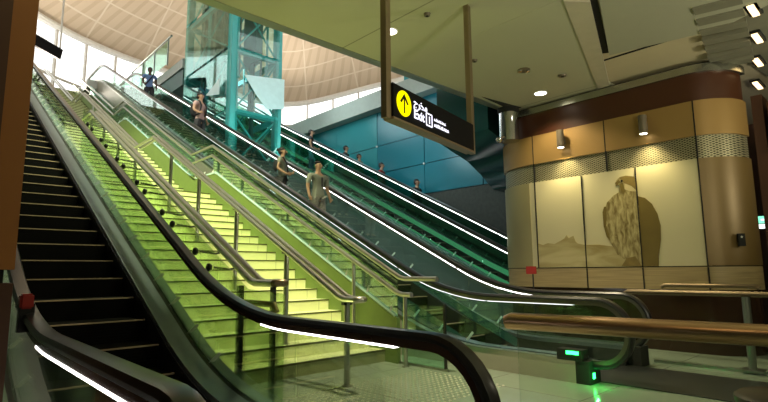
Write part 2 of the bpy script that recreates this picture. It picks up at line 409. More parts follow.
# dark teal bulkhead dropping behind the chrome column
bk = MB(); bk.prism([(8.6, 7.4, 4.18), (9.15, 7.4, 4.02), (9.68, 7.4, 3.88), (10.2, 7.4, 3.62), (10.73, 7.4, 3.29), (11.98, 7.4, 3.22), (11.98, 7.4, 6.9), (8.6, 7.4, 6.9)], (0, -1.4, 0))
struct(bk.build('wall_bulkhead', M['bulk']), 'dark teal glazed bulkhead hanging behind the chrome column', 'wall')
# teal glazed screen on the gallery seen above the sign
ts = sroot('window_2', 'teal glazed screen on the gallery above the hanging sign', 'window', (12.5, 9, 7.62))
for k, (y0, y1, mt) in enumerate([(9.0, 9.9, 'teal'), (9.95, 10.75, 'palepanel'), (10.8, 12.0, 'teal')]):
    MB().box(12.2, 12.26, y0, y1, 7.63, 10.4).build('pane', M[mt], ts)
MB().box(12.18, 12.28, 8.9, 12.1, 10.4, 10.5).build('window_frame', M['tower'], ts)

# upper floor, roof slab ring, glazing, vault
uf = MB(); uf.box(-1.4, 2.05, 24.2, 34.5, 9.6, TOPZ); uf.box(2.05, 5.05, 27.6, 34.5, 9.6, TOPZ); uf.box(5.05, 9.3, 25.1, 34.5, 9.6, TOPZ); uf.box(9.3, 12, 26, 34.5, 9.6, TOPZ); uf.box(12, 25.7, 25.9, 34.5, 9.6, TOPZ)
struct(uf.build('floor_upper', M['upfloor']), 'upper concourse floor at the head of the escalators', 'floor')
EC = (12., 20.); ER = (13.6, 14.4); RZ = 15.0
def rz(t):
    a = (math.degrees(t)+180) % 360-180
    return RZ-1.25*math.exp(-((a-57)/21)**2)
def ell(t, k=1.): return (EC[0]+ER[0]*k*math.cos(t), EC[1]+ER[1]*k*math.sin(t))
rs = MB(); n = 72
bx = (-1.7, 26., 5.6, 34.8)
def boxpt(t):
    c, s_ = math.cos(t), math.sin(t); k = 1e9
    if c > 1e-6: k = min(k, (bx[1]-EC[0])/c)
    if c < -1e-6: k = min(k, (bx[0]-EC[0])/c)
    if s_ > 1e-6: k = min(k, (bx[3]-EC[1])/s_)
    if s_ < -1e-6: k = min(k, (bx[2]-EC[1])/s_)
    return (EC[0]+k*c, EC[1]+k*s_)
for i in range(n):
    t0, t1 = 2*PI*i/n, 2*PI*(i+1)/n
    a, b = ell(t0), ell(t1); c, d = boxpt(t1), boxpt(t0)
    rs.prism([(*a, TOPZ), (*b, TOPZ), (*c, TOPZ), (*d, TOPZ)], (0, 0, .3))
struct(rs.build('roof_slab', M['concrete']), 'flat roof around the domed hall', 'roof')
wn = sroot('window_1', 'bright curved band of glazing under the vaulted roof', 'window', (EC[0], EC[1], TOPZ))
g = MB(); NB = 44
for i in range(NB):
    t0, t1 = 2*PI*i/NB, 2*PI*(i+1)/NB
    a, b = ell(t0), ell(t1)
    g.add([(*a, TOPZ), (*b, TOPZ), (*b, rz(t1)), (*a, rz(t0))], [(0, 1, 2, 3)])
g.build('pane', M['gsky'], wn)
for i in range(NB):
    a = ell(2*PI*i/NB, .997); a1 = ell(2*PI*i/NB, .985)
    MB().bar((*a1, TOPZ), (*a1, rz(2*PI*i/NB)), .11, .16, up=(math.cos(2*PI*i/NB), math.sin(2*PI*i/NB), 0)).build('window_frame', M['mull'], wn)
for z, w, k in ((12.1, .16, .985), (RZ, .42, .985)):
    r_ = MB(); r_.tube([(*ell(2*PI*i/96, k), z if z < 14 else rz(2*PI*i/96)) for i in range(97)], w/2, 8, False)
    r_.build('window_frame', M['mull'] if z < 14 else M['white'], wn, smooth=True)
v = MB(); nr, na = 16, 96; v.uv = []
for j in range(nr+1):
    k = 1-j/nr
    for i in range(na):
        x, y = ell(2*PI*i/na, max(k, .001)); v.v.append((x, y, rz(2*PI*i/na)+7.5*(1-k*k))); v.uv.append((i/na, j/nr))
for j in range(nr):
    for i in range(na):
        v.f.append([j*na+i, j*na+(i+1) % na, (j+1)*na+(i+1) % na, (j+1)*na+i]); v.mi.append(0)
struct(v.build('ceiling_vault', M['roof'], smooth=True), 'beige ribbed vaulted roof over the escalator hall', 'ceiling')

# left pillar
pl = sroot('pillar', 'warm bronze pillar at the left edge', 'pillar', (-.3, 2.9, 0))
MB().box(-.9, .335, 2.8, 3.2, 1.27, CEIL).build('shaft', M['pillar'], pl)
MB().box(-.9, .30, 2.83, 3.2, 1.21, 1.27).build('joint', M['voidblack'], pl)
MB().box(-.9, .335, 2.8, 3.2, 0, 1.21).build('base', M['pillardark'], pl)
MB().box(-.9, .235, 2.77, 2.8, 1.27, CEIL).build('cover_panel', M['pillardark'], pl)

# ------------------------------------------------------------------ falcon wall
WX = 8.55
def outline(off=0.):
    x0 = WX+off; xb = 9.25; pts = []
    for i in range(13):
        a = PI/2*i/12; pts.append((xb-(xb-x0)*math.sin(a), 2.3-(.63-off)*math.cos(a)))
    for i in range(13):
        a = PI/2*i/12; pts.append((xb-(xb-x0)*math.cos(a), 4.95+(1.04-off)*math.sin(a)))
    return pts
wr = sroot('wall_falcon', 'curved feature wall of bronze panels carrying the falcon print', 'wall', (WX, 3.5, 0))
def band(z0, z1, off, mat, name, bev=0.):
    return MB().prism([(x, y, z0) for x, y in outline(off)], (0, 0, z1-z0)).build(name, M[mat], wr, smooth=True)
band(0, .93, .06, 'plinth', 'plinth'); band(.93, 1.27, .012, 'timber', 'timber_band')
band(1.265, 1.285, .03, 'voidblack', 'joint'); band(1.285, 2.90, .014, 'falconpan', 'panel_band')
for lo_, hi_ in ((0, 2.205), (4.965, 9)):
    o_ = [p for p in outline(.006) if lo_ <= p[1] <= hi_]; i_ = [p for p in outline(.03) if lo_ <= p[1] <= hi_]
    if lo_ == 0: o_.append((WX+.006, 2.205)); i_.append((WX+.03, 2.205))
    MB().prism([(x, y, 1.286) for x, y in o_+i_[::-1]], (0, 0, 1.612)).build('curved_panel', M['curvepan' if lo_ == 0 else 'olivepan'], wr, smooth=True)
band(2.90, 3.25, .03, 'mesh', 'mesh_band'); band(3.25, 3.80, .0, 'warm', 'upper_panel_band')
band(3.80, 4.24, .03, 'brown', 'brown_fascia'); band(4.24, 4.36, -.03, 'silver', 'silver_trim'); band(4.36, 4.40, .05, 'voidblack', 'joint')
for y, z0, z1 in ((4.96, 1.285, 3.80), (4.04, 1.285, 2.9), (3.12, 1.285, 2.9), (2.21, 1.285, 3.8), (3.58, 2.92, 3.8), (3.12, .93, 1.265), (4.04, .93, 1.265), (2.21, .93, 1.265)):
    MB().box(WX-.004, WX+.03, y-.008, y+.008, z0, z1).build('panel_joint', M['voidblack'], wr)
mu = thing('falcon_mural', 'sepia print of a perched falcon across two satin wall panels', 'mural', (WX, 3.2, 1.29))
def flat(pts, d, t): return MB().prism([(WX+.004-d, y, z) for y, z in pts], (.0105+d, 0, 0))
body = [(3.437, 2.724), (3.375, 2.776), (3.276, 2.785), (3.147, 2.752), (3.109, 2.679), (3.115, 2.43), (3.109, 2.115), (3.117, 1.672), (3.129, 1.287), (3.45, 1.291), (3.377, 1.392), (3.503, 1.485), (3.582, 1.648), (3.654, 1.789), (3.688, 1.978), (3.681, 2.212), (3.614, 2.37), (3.501, 2.474), (3.407, 2.519), (3.39, 2.624), (3.45, 2.672)]
wing = [(3.109, 2.42), (3.005, 2.381), (2.909, 2.273), (2.84, 2.113), (2.808, 1.915), (2.82, 1.701), (2.872, 1.446), (2.885, 1.287), (3.129, 1.287), (3.117, 1.672), (3.109, 2.115)]
flat(body, .002, .004).build('body', M['print_'], mu)
flat(wing, .001, .004).build('folded_wing', M['printdark'], mu)
flat([(3.385, 2.764), (3.276, 2.785), (3.147, 2.752), (3.109, 2.679), (3.109, 2.50), (3.198, 2.60), (3.305, 2.66)], .004, .004).build('crown', M['printhead'], mu)
flat([(3.30, 2.66), (3.20, 2.67), (3.13, 2.60), (3.13, 2.50), (3.24, 2.52), (3.31, 2.56)], .003, .004).build('cheek', M['printpale'], mu)
flat([(3.39, 2.66), (3.33, 2.67), (3.30, 2.52), (3.34, 2.48), (3.37, 2.55)], .006, .004).build('malar_stripe', M['printdark'], mu)
flat([(3.455, 2.685), (3.40, 2.735), (3.37, 2.70), (3.40, 2.665), (3.445, 2.625)], .006, .004).build('beak', M['printdark'], mu)
flat([(3.345+.018*math.cos(a), 2.705+.018*math.sin(a)) for a in [2*PI*i/12 for i in range(12)]], .008, .004).build('eye', M['voidblack'], mu)
flat([(3.70, 2.21), (3.67, 2.30), (3.63, 2.30), (3.655, 1.98), (3.60, 1.72), (3.66, 1.79), (3.70, 1.98)], .004, .004).build('wing_edge', M['printdark'], mu)
flat([(3.13, 1.287), (3.45, 1.291), (3.36, 1.42), (3.22, 1.45)], .004, .004).build('tail', M['printhead'], mu)
flat([(4.95, 1.287), (4.95, 1.735), (4.85, 1.70), (4.75, 1.73), (4.62, 1.71), (4.5, 1.76), (4.42, 1.80), (4.38, 1.86), (4.34, 1.80), (4.25, 1.84), (4.22, 1.74), (4.18, 1.70), (4.05, 1.668), (3.8, 1.66), (3.56, 1.62), (3.37, 1.395), (3.45, 1.291)], 0, .003).build('landscape', M['printland'], mu)

# wall lights
for i, (y, z1, z0) in enumerate(((4.32, 3.76, 3.44), (2.90, 3.70, 3.40))):
    t = thing('wall_light', ('cylindrical wall light nearest the chrome column', 'cylindrical wall light above the falcon')[i], 'wall light', (WX-.12, y, z0), 'cylinder wall lights')
    MB().tube([(WX-.13, y, z0), (WX-.13, y, z1)], .065, 20).build('body', M['lampgrey'], t, smooth=True)
    MB().disc((WX-.13, y, z0-.004), .055, .004, 20).build('lamp', M['lamp'], t)
    MB().box(WX-.09, WX+.0, y-.03, y+.03, z0+.08, z0+.2).build('bracket', M['lampgrey'], t)
    L = bpy.data.lights.new('wall_lamp', 'SPOT'); L.energy = 60; L.color = (1., .84, .45); L.spot_size = math.radians(120); L.spot_blend = .9; L.shadow_soft_size = .05
    lo = bpy.data.objects.new('wall_lamp', L); COL.objects.link(lo); lo.location = (WX-.16, y, z0-.03); lo.rotation_euler = (0, math.radians(6), 0)
t = thing('call_point', 'small black call point box on the curved bronze panel', 'call point', (8.62, 1.72, 1.55))
MB().bar((8.705, 1.84, 1.65), (8.755, 1.77, 1.65), .05, .18).build('housing', M['voidblack'], t)
MB().ball((8.712, 1.795, 1.69), .016).build('button', M['mull'], t)
# chrome column and dome camera
t = thing('chrome_column', 'short polished chrome column at the end of the falcon wall', 'column', (8.3, 5.33, 3.7))
MB().tube([(8.34, 5.33, 3.74), (8.34, 5.33, 4.30)], .19, 32).build('shaft', M['chrome'], t, smooth=True)
MB().tube([(8.34, 5.33, 4.30), (8.34, 5.33, CEIL)], .205, 32).build('collar', M['voidblack'], t, smooth=True)
t = thing('security_camera', 'small grey camera fixed beside the chrome column', 'camera', (7.98, 5.32, 3.7))
MB().ball((7.96, 5.32, 3.70), .06).build('dome', M['chrome'], t, smooth=True)
MB().tube([(7.96, 5.32, 3.72), (8.16, 5.33, 3.80)], .018, 8).build('arm', M['lampgrey'], t)

# passage at the right edge: exit sign and lit orange jamb
t = thing('exit_sign', 'small green exit sign at the right edge of the photo', 'sign', (12, 2.08, 2.05))
MB().box(12.0, 12.05, 1.6, 2.19, 1.98, 2.26).build('housing', M['voidblack'], t)
MB().box(11.99, 12.0, 1.62, 2.17, 2.10, 2.24).build('face', M['exitgreen'], t)
MB().box(11.99, 12.0, 1.62, 2.17, 2.0, 2.085).build('lower_face', M['exitwhite'], t)
MB().prism([(11.985, 2.0, 2.17), (11.985, 2.07, 2.21), (11.985, 2.07, 2.185), (11.985, 2.13, 2.185), (11.985, 2.13, 2.155), (11.985, 2.07, 2.155), (11.985, 2.07, 2.13)], (.004, 0, 0)).build('arrow', M['exitwhite'], t)
struct(MB().box(9.3, 9.9, .9, 1.42, 2.95, 3.75).build('trim_2', M['brown']), 'orange brown lintel beyond the feature wall', 'trim')
struct(MB().box(9.35, 13.7, 1.48, 1.62, 0, 3.9).build('wall_passage', M['pillardark']), 'dark flank wall of the passage', 'wall')

# ------------------------------------------------------------------ escalators
def blend(Y, k, w=.85):
    d = Y-k
    if d <= -w: return 0.
    if d >= w: return T*d
    return T*(d+w)**2/(4*w)
def curve(flat, off, ztop_add=TOPZ):
    """height curve: flat at the bottom, slope T with given offset, flat again at flat+TOPZ"""
    k = (flat-off)/T
    kt = (flat+TOPZ-off)/T
    def f(Y):
        if Y < (k+kt)/2: return flat+blend(Y, k)
        return flat+TOPZ-blend(2*kt-Y, kt)
    return f, k, kt
def frange(a, b, st):
    n = max(1, int(math.ceil((b-a)/st))); return [a+(b-a)*i/n for i in range(n+1)]
def ys_for(a, b, k, kt):
    out = []
    for p, q, st in ((a, k-.9, .5), (k-.9, k+.9, .12), (k+.9, kt-.9, 2.0), (kt-.9, kt+.9, .18), (kt+.9, b, .5)):
        p = max(a, p); q = min(b, q)
        if q > p: out += frange(p, q, st)[:-1]
    return out+[b]
HR_PROF = [(-.045, -.005), (-.05, .015), (-.038, .036), (0, .042), (.038, .036), (.05, .015), (.045, -.005)]
PR_PROF = [(-.034, -.052), (-.034, -.006), (.034, -.006), (.034, -.052)]
def rail_path(hf, k, kt, yn, r=.35, yend=None):
    cz = .90-r; cy = yn+r; p = []
    p.append((cy+.30, cz-r))
    for i in range(0, 17): a = -PI/2-PI*i/16; p.append((cy+r*math.cos(a), cz+r*math.sin(a)))
    for y in ys_for(cy+.15, yend-r-.15, k, kt): p.append((y, hf(y)))
    cz2 = TOPZ+.9-r
    for i in range(0, 17): a = PI/2-PI*i/16; p.append((yend-r+r*math.cos(a), cz2+r*math.sin(a)))
    p.append((yend-r-.3, cz2-r))
    return p
STEP_ME = None
def escalator(label, XL, XR, noff, ynL, ynR, led_incline, glassm, ledm, side_y=2.9, hoff=.82, skirtm=None):
    hf, hk, hkt = curve(.90, noff+hoff); df, dk, dkt = curve(.26, noff+.12); nf, nk, nkt = curve(0., noff)
    yend = hkt+2.6
    root = thing('escalator', label, 'escalator', ((XL+XR)/2, min(ynL, ynR)+.35, 0))
    for side, X, yn in (('l', XL, ynL), ('r', XR, ynR)):
        inn = 1 if side == 'l' else -1
        path = rail_path(hf, hk, hkt, yn, yend=yend)
        hr = MB().sweepx(path, HR_PROF, X).build('handrail', M['rubber'], root, smooth=True)
        MB().sweepx(path, PR_PROF, X).build('guide_profile', M['railtint'] if led_incline is False else M['railgrey'], hr)
        # light line under the handrail, on both flanks
        y0 = yn+.62
        spans = [(2.0, 3.42)] if side == 'r' else [(1.5, 3.35)]; lh = .0055
        if led_incline:
            lh = .0045 if (side == 'l' and XL < 8) else .0075
            spans = [(y0, hk-.75), (hk-.7, hk+.9)]; y = hk+.95
            while y < hkt-1: spans.append((y, min(y+1.75, hkt-1))); y += 1.8
        l_ = MB()
        for a, b in spans:
            ys = ys_for(a, b, hk, hkt)
            pp = [(q, hf(q)-.055/math.cos(TH if q > hk else 0)) for q in ys]
            l_.sweepx(pp, [(-.037, -lh), (-.037, lh), (.037, lh), (.037, -lh)], X)
        l_.build('light_line', M['glintline'] if (side == 'l' and XL < 8 and led_incline) else ledm, hr)  # second escalator's near line stands for glints on the rail edges
        # glass balustrade in sheets
        r = .33; cy = yn+.35; cz = .55
        def glo(y): return df(y)-.02
        def ghi(y):
            if y < cy: return cz+math.sqrt(max(0, r*r-(y-cy)**2))
            return hf(y)-.045
        def glo2(y):
            if y < cy: return max(.24, cz-math.sqrt(max(0, r*r-(y-cy)**2)))
            return glo(y)
        yy = ys_for(cy-r, hkt+2.0, hk, hkt)
        yy = sorted(set([round(q, 3) for q in yy+[cy-r+.04*i for i in range(9)]+frange(hk, hkt, 1.5)]))
        cuts = [cy-r]+frange(hk-.9, hkt+.9, 1.62)+[hkt+2.0]
        for a, b in zip(cuts[:-1], cuts[1:]):
            seg = [q for q in yy if a < q < b]; seg = [a+.004]+seg+[b-.004]
            MB().slab(seg, [glo2(q) for q in seg], [ghi(q) for q in seg], X-.006, X+.006).build('glass_panel', M['gdeep'] if (XL > 9 and side == 'r') else glassm, root)
        # decks and skirts
        yd = ys_for(side_y, hkt+2.2, dk, dkt)
        xa, xb = sorted((X+inn*.025, X+inn*.205))
        MB().slab(yd, [df(q)-.07 for q in yd], [df(q) for q in yd], xa, xb).build('inner_deck', M['deck'], root)
        xa, xb = sorted((X-inn*.025, X-inn*.13))
        MB().slab(yd, [df(q)-.07 for q in yd], [df(q) for q in yd], xa, xb).build('outer_deck', M['kerb'] if led_incline is False else M['steel'], root)
        MB().slab(yd, [df(q)-.10 for q in yd], [df(q)-.012 for q in yd], X-.022, X+.022).build('glass_channel', M['black'], root)
        xa, xb = sorted((X+inn*.19, X+inn*.215))
        MB().slab(yd, [max(0, df(q)-.55) for q in yd], [df(q)-.05 for q in yd], xa, xb).build('skirt', M['skirt'], root)
        xa, xb = sorted((X-inn*.10, X-inn*.13))
        MB().slab(yd, [max(.0, df(q)-1.3) for q in yd], [df(q)-.07 for q in yd], xa, xb).build('side_cladding', M['clad'] if True else None, root)
        MB().box(X-.13, X+.13, side_y-.16, side_y, 0, .25).build('end_box', M['voidblack'], root)
        if True:
            # solid white ticks along the foot of the glass, in place of reflections
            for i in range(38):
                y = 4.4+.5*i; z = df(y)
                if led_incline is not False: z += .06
                MB().bar((X+.015, y, z-.035), (X+.105, y-.035, z+.065), .012, .030).build('glint_tick', M['white'], root)
    if led_incline:
        for X, inn in ((XL, 1), (XR, -1)):
            a_ = frange(nk-.2, nkt, 3.)
            xa, xb = sorted((X+inn*.216, X+inn*.222))
            MB().slab(a_, [nf(q)+.02 for q in a_], [nf(q)+.16 for q in a_], xa, xb).build('fill_strip', skirtm, root)  # added glowing strips, not lamps of the escalator; they light the steps
    # landing plate with ribs, and steps
    x0, x1 = XL+.22, XR-.22
    MB().box(x0-.1, x1+.1, 1.2, nk-.9, -.0, .012).build('landing_plate', M['darkdeck'], root)
    MB().box(x0-.1, x1+.1, 1.16, 1.2, 0, .02).build('landing_edge', M['railpost'], root)
    MB().box(x0, x1, nkt+.9, nkt+3., TOPZ-.3, TOPZ+.005).build('landing_plate', M['darkdeck'], root)
    global STEP_ME
    w = x1-x0-.02
    sm = MB().box(-w/2, w/2, 0, .405, -.26, 0)
    for k in range(9): sm.box(-w/2, w/2, -.004, .0, -.25+k*.027, -.236+k*.027)
    nm = MB().box(-w/2, w/2, -.006, .020, -.008, .003)
    st0 = sm.build('step', M['step'], root); ns0 = nm.build('nosing', M['nose'], st0)
    # shift the template so that its own origin is the tread's front edge
    for o in (st0, ns0):
        L = rootloc(root)
        for vv in o.data.vertices: vv.co = vv.co+L
    y = nk-.85; k = 0
    while y < nkt+.8:
        if k == 0: s = st0
        else:
            s = st0.copy(); COL.objects.link(s); s.parent = root
            n_ = ns0.copy(); COL.objects.link(n_); n_.parent = s
        L = rootloc(root); s.location = Vector(((x0+x1)/2, y, nf(y)+.005))-L
        y += .41; k += 1
    return root, dict(hf=hf, df=df, nf=nf, hk=hk, nk=nk, nkt=nkt)

e1, E1 = escalator('dark escalator with black steps nearest the viewer, left of the lit stairs', .56, 1.96, -1.83, 1.12, 1.40, False, M['gclear'], M['led'], side_y=1.9)
e2, E2 = escalator('escalator with white light lines carrying four riders, right of the stairs', 5.61, 7.05, -2.25, 2.22, 2.55, True, M['ge2'], M['led'], side_y=2.79, skirtm=M['skirtdim'])
e3, E3 = escalator('farthest escalator with glowing handrails in front of the blue wall', 9.62, 10.95, -2.42, 3.1, 3.1, True, M['gteal'], M['ledsoft'], side_y=3.5, hoff=1.0, skirtm=M['skirtgreen'])
# stop switch of the first escalator, traffic light of the second
MB().box(.49, .56, 3.74, 3.82, 1.04, 1.13).build('stop_switch', M['red'], e1, bevel=.01)
MB().box(.49, .57, 3.76, 3.82, .90, 1.07).build('switch_stalk', M['black'], e1)
MB().box(5.455, 5.478, 2.74, 2.88, .31, .345).build('traffic_light_glow', M['green'], e2)
MB().box(5.47, 5.62, 2.70, 3.0, .24, .36).build('light_housing', M['voidblack'], e2)
MB().box(5.55, 5.59, 2.62, 2.63, .06, .12).build('traffic_light_glow', M['green'], e2)  # no second lamp: glowing block put in for the green glow below
# dark infill between second and third escalator
yi = frange(4.5, 15.4, 1.); 
struct(MB().slab(yi, [0]*len(yi), [max(.05, T*q-2.45) for q in yi], 7.22, 9.46).build('trim_3', M['infill']), 'dark sloping infill between the escalators', 'trim')

# ------------------------------------------------------------------ staircase
def jz(y, off):
    """line parallel to the stairs, level over both landings"""
    if y < 11.05: return T*y+off
    if y < 12.25: return T*11.05+off
    if y < 18.4: return T*(y-1.2)+off
    if y < 19.6: return T*17.2+off
    return T*(y-2.4)+off
SX0, SX1 = 2.10, 4.93
st = thing('staircase', 'wide yellow lit stone staircase between the escalators', 'staircase', (3.5, 5.3, 0))
RUN, RISE = .33, .1617
def flight(y0, z0, n):
    for i in range(n):
        y = y0+i*RUN; z = z0+(i+1)*RISE
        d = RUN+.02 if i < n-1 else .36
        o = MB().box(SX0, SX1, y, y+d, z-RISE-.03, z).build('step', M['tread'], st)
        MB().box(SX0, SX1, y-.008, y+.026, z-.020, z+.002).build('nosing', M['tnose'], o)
    return y0+(n-1)*RUN, z0+n*RISE
y1, z1 = flight(5.30, 0, 19)
MB().box(SX0, SX1, y1+.36, 12.55, z1-.2, z1).build('landing', M['tread'], st)
y2, z2 = flight(12.55, z1, 19)
MB().box(SX0, SX1, y2+.36, 19.8, z2-.2, z2).build('landing', M['tread'], st)
y3, z3 = flight(19.8, z2, 24)
def stair_z(y):
    """height of the sloping stringer reference line (nosings)"""
    if y < 5.3: return 0.
    if y < y1: return (y-5.3)*T+RISE
    if y < 12.55: return z1
    if y < y2: return z1+(y-12.55)*T+RISE
    if y < 19.8: return z2
    return z2+(y-19.8)*T+RISE
ysl = frange(5.05, 27.4, .6)
def strz(y): return T*y-1.85-(.0 if y < 11 else min(.0, 0))
for xs, nm in ((SX1, 'stringer'),):
    MB().slab(ysl, [max(0, jz(q, -3.6)) for q in ysl], [max(.30, jz(q, -1.87)) for q in ysl], xs, xs+.06).build(nm, M['stringer'], st)
MB().slab(ysl, [max(0, jz(q, -3.6)) for q in ysl], [max(.05, jz(q, -2.2)) for q in ysl], SX0-.03, SX0).build('stringer', M['stringer'], st)

# stair glass balustrades
bl = thing('glass_balustrade', 'green glass balustrade along the left flank of the yellow stairs', 'balustrade', (2.12, 5, 0))
seg = [3.42]+frange(4.6, 10.7, 1.01)
def s1z(y): return max(T*y-.80, 1.14)
for a, b in zip(seg[:-1], seg[1:]):
    q = [a+.006, (a+b)/2, b-.006]
    MB().slab(q, [max(.02, T*k-2.1) for k in q], [s1z(k)-.06 for k in q], 2.12, 2.132).build('glass_panel', M['gstair'], bl)
seg = frange(12.3, 18.5, 1.55)
for a, b in zip(seg[:-1], seg[1:]):
    q = [a+.006, b-.006]
    MB().slab(q, [jz(k, -2.1) for k in q], [jz(k, -.86) for k in q], 2.12, 2.132).build('glass_panel', M['gstair'], bl)
for y in (4.14,): MB().box(2.105, 2.147, y-.03, y+.012, 0, .98).build('edge_post', M['black'], bl)
br = thing('glass_balustrade', 'teal edged glass balustrade on the right flank of the stairs', 'balustrade', (4.96, 5, 0))
seg = frange(5.06, 11.2, 1.55)
for a, b in zip(seg[:-1], seg[1:]):
    q = [a+.006, b-.006]
    MB().slab(q, [max(.32, T*k-1.87) for k in q], [max(.32, T*k-1.87)+.50 for k in q], 4.955, 4.967).build('glass_panel', M['gmirror'], br)
seg = frange(12.3, 24.0, 1.67)
for a, b in zip(seg[:-1], seg[1:]):
    q = [a+.006, b-.006]
    MB().slab(q, [jz(k, -1.87) for k in q], [jz(k, -1.25) for k in q], 4.955, 4.967).build('glass_panel', M['gteal'], br)
q = sorted(frange(5.1, 25, 1.)+[11.05, 12.25, 18.4, 19.6])
MB().slab(q, [jz(k, -1.885) for k in q], [jz(k, -1.845) for k in q], 4.93, 4.995).build('edge_strip', M['palepanel'], br)
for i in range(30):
    y = 5.2+.5*i; MB().bar((4.94, y, jz(y, -1.86)), (4.975, y-.03, jz(y, -1.75)), .012, .03).build('glint_tick', M['white'], br)  # same solid white ticks in place of reflections
# glass screen at the foot of the right flank
gs = thing('glass_screen', 'low framed glass screen between stair foot and second escalator', 'screen', (5.1, 4.4, 0))
MB().box(4.97, 4.982, 4.25, 5.0, .03, .80).build('glass_panel', M['gteal'], gs)
MB().box(4.96, 4.99, 4.2, 5.05, 0, .03).build('base_channel', M['railpost'], gs)
MB().box(4.96, 4.99, 4.22, 4.25, .03, .82).build('edge_post', M['black'], gs)

# stair handrails
def hr_line(X, off, zend, yend, jog=11.05, ystart2=12.25, top=18.4):
    """handrail: flat end, first flight, landing, second flight"""
    yk = (zend-off)/T; zj = T*jog+off
    p = [(X, yend, zend), (X, yk-.05, zend), (X, yk+.05, T*(yk+.05)+off), (X, jog, zj), (X, ystart2, zj+.0)]
    off2 = zj-T*ystart2
    p += [(X, top, T*top+off2), (X, top+1.2, T*top+off2)]
    p += [(X, 26, T*top+off2+T*(26-top-1.2))]
    return p
def posts(parent, X, ys, off, zend, mat, drop=.0, r=.028):
    for y in ys:
        zt = max(T*y+off, zend) if y < 11.05 else (T*11.05+off if y < 12.25 else T*(y-1.2)+off)
        zb = 0 if y < 5.3 else (math.floor((y-5.3)/RUN)+1)*RISE if y < y1 else z1 if y < 12.55 else z1+(math.floor((y-12.55)/RUN)+1)*RISE if y < y2 else z2
        p = MB().tube([(X, y, zb), (X, y, zt-.03)], r, 12).build('post', M[mat], parent, smooth=True)
        MB().disc((X, y, zb), r*1.7, .012, 16).build('base_flange', M[mat], p)
s1 = thing('stair_handrail', 'paired steel handrails on the left flank of the yellow stairs', 'handrail', (2.38, 4.2, 0), 'stair handrails')
for dx in (-.05, .05):
    MB().tube(hr_line(2.38+dx, -.96, 1.15, 3.93), .034, 14).build('rail', M['steel'], s1, smooth=True)
MB().tube([(2.33, 3.95, 1.15), (2.335, 3.90, 1.15), (2.38, 3.88, 1.15), (2.425, 3.90, 1.15), (2.43, 3.95, 1.15)], .034, 14).build('rail_end', M['bronze'], s1, smooth=True)
MB().tube([(2.38, 4.68, .96), (2.38, 4.0, .96), (2.38, 3.96, .90)], .028, 12).build('lower_rail', M['bronze'], s1, smooth=True)
MB().box(2.35, 2.41, 4.62, 4.66, 0, 1.12).build('post', M['black'], s1)
MB().box(2.36, 2.40, 4.0, 4.04, 0, 1.12).build('post', M['black'], s1)
for i in range(24):
    y = 4.75+(i//2)*1.01+(i % 2)*.34
    if i >= 12: y += 1.6
    z = jz(y, -1.03)
    b = MB().tube([(2.36, y, z-.01), (2.31, y, z-.02), (2.15, y, z)], .011, 8).build('bracket', M['black'], s1)
    MB().ball((2.10, y, z), (.03, .042, .042)).build('glass_fixing', M['black'], b, smooth=True)
s2 = thing('stair_handrail', 'twin tube handrail down the middle of the yellow stairs', 'handrail', (3.6, 4.4, 0), 'stair handrails')
for dx in (-.055, .055):
    MB().tube(hr_line(3.6+dx, -1.27, .94, 4.28), .034, 14).build('rail', M['steel'], s2, smooth=True)
MB().tube([(3.545, 4.30, .94), (3.55, 4.25, .94), (3.6, 4.225, .94), (3.65, 4.25, .94), (3.655, 4.30, .94)], .034, 12).build('rail_end', M['steel'], s2, smooth=True)
posts(s2, 3.6, (4.49, 5.76, 7.21, 8.69, 10.1, 12.4, 13.9, 15.4, 16.9), -1.27, .94, 'steel', r=.034)
for y in (4.49, 5.76, 7.21, 8.69, 10.1):
    z = max(T*y-1.27, .94)-.05
    MB().bar((3.54, y, z), (3.66, y, z), .05, .03).build('saddle', M['black'], s2)
s3 = thing('stair_handrail', 'paired steel handrails on the right flank beside the second escalator', 'handrail', (4.86, 4.8, 0), 'stair handrails')
for z, off, ye in ((1.14, -1.25, 4.25), (.93, -1.48, 4.70)):
    MB().tube(hr_line(4.86, off, z, ye), .034, 14).build('rail', M['steel'], s3, smooth=True)
posts(s3, 4.86, (4.82, 5.9), -1.48, .93, 'steel')
for i in range(9):
    y = 6.6+i*1.05 if i < 5 else 12.6+(i-5)*1.3
    z = T*y-1.50-(0 if y < 11 else .59)
    b = MB().tube([(4.86, y, z), (4.955, y, z-.06)], .011, 8).build('bracket', M['steel'], s3)

# tactile studs in front of the stairs: nobody would count them
tb = MB()
for i in range(32):
    for j in range(17):
        x, y = 2.5+i*.075, 3.3+j*.075
        for (a, b) in ((0, 0),):
            tb.disc((x, y, 0.0005), .017, .006, 8, r2=.011)
o = tb.build('tactile_studs', M['stud']); o['kind'] = 'stuff'
tag(o, 'field of small metal studs on the floor before the stairs', 'tactile paving')

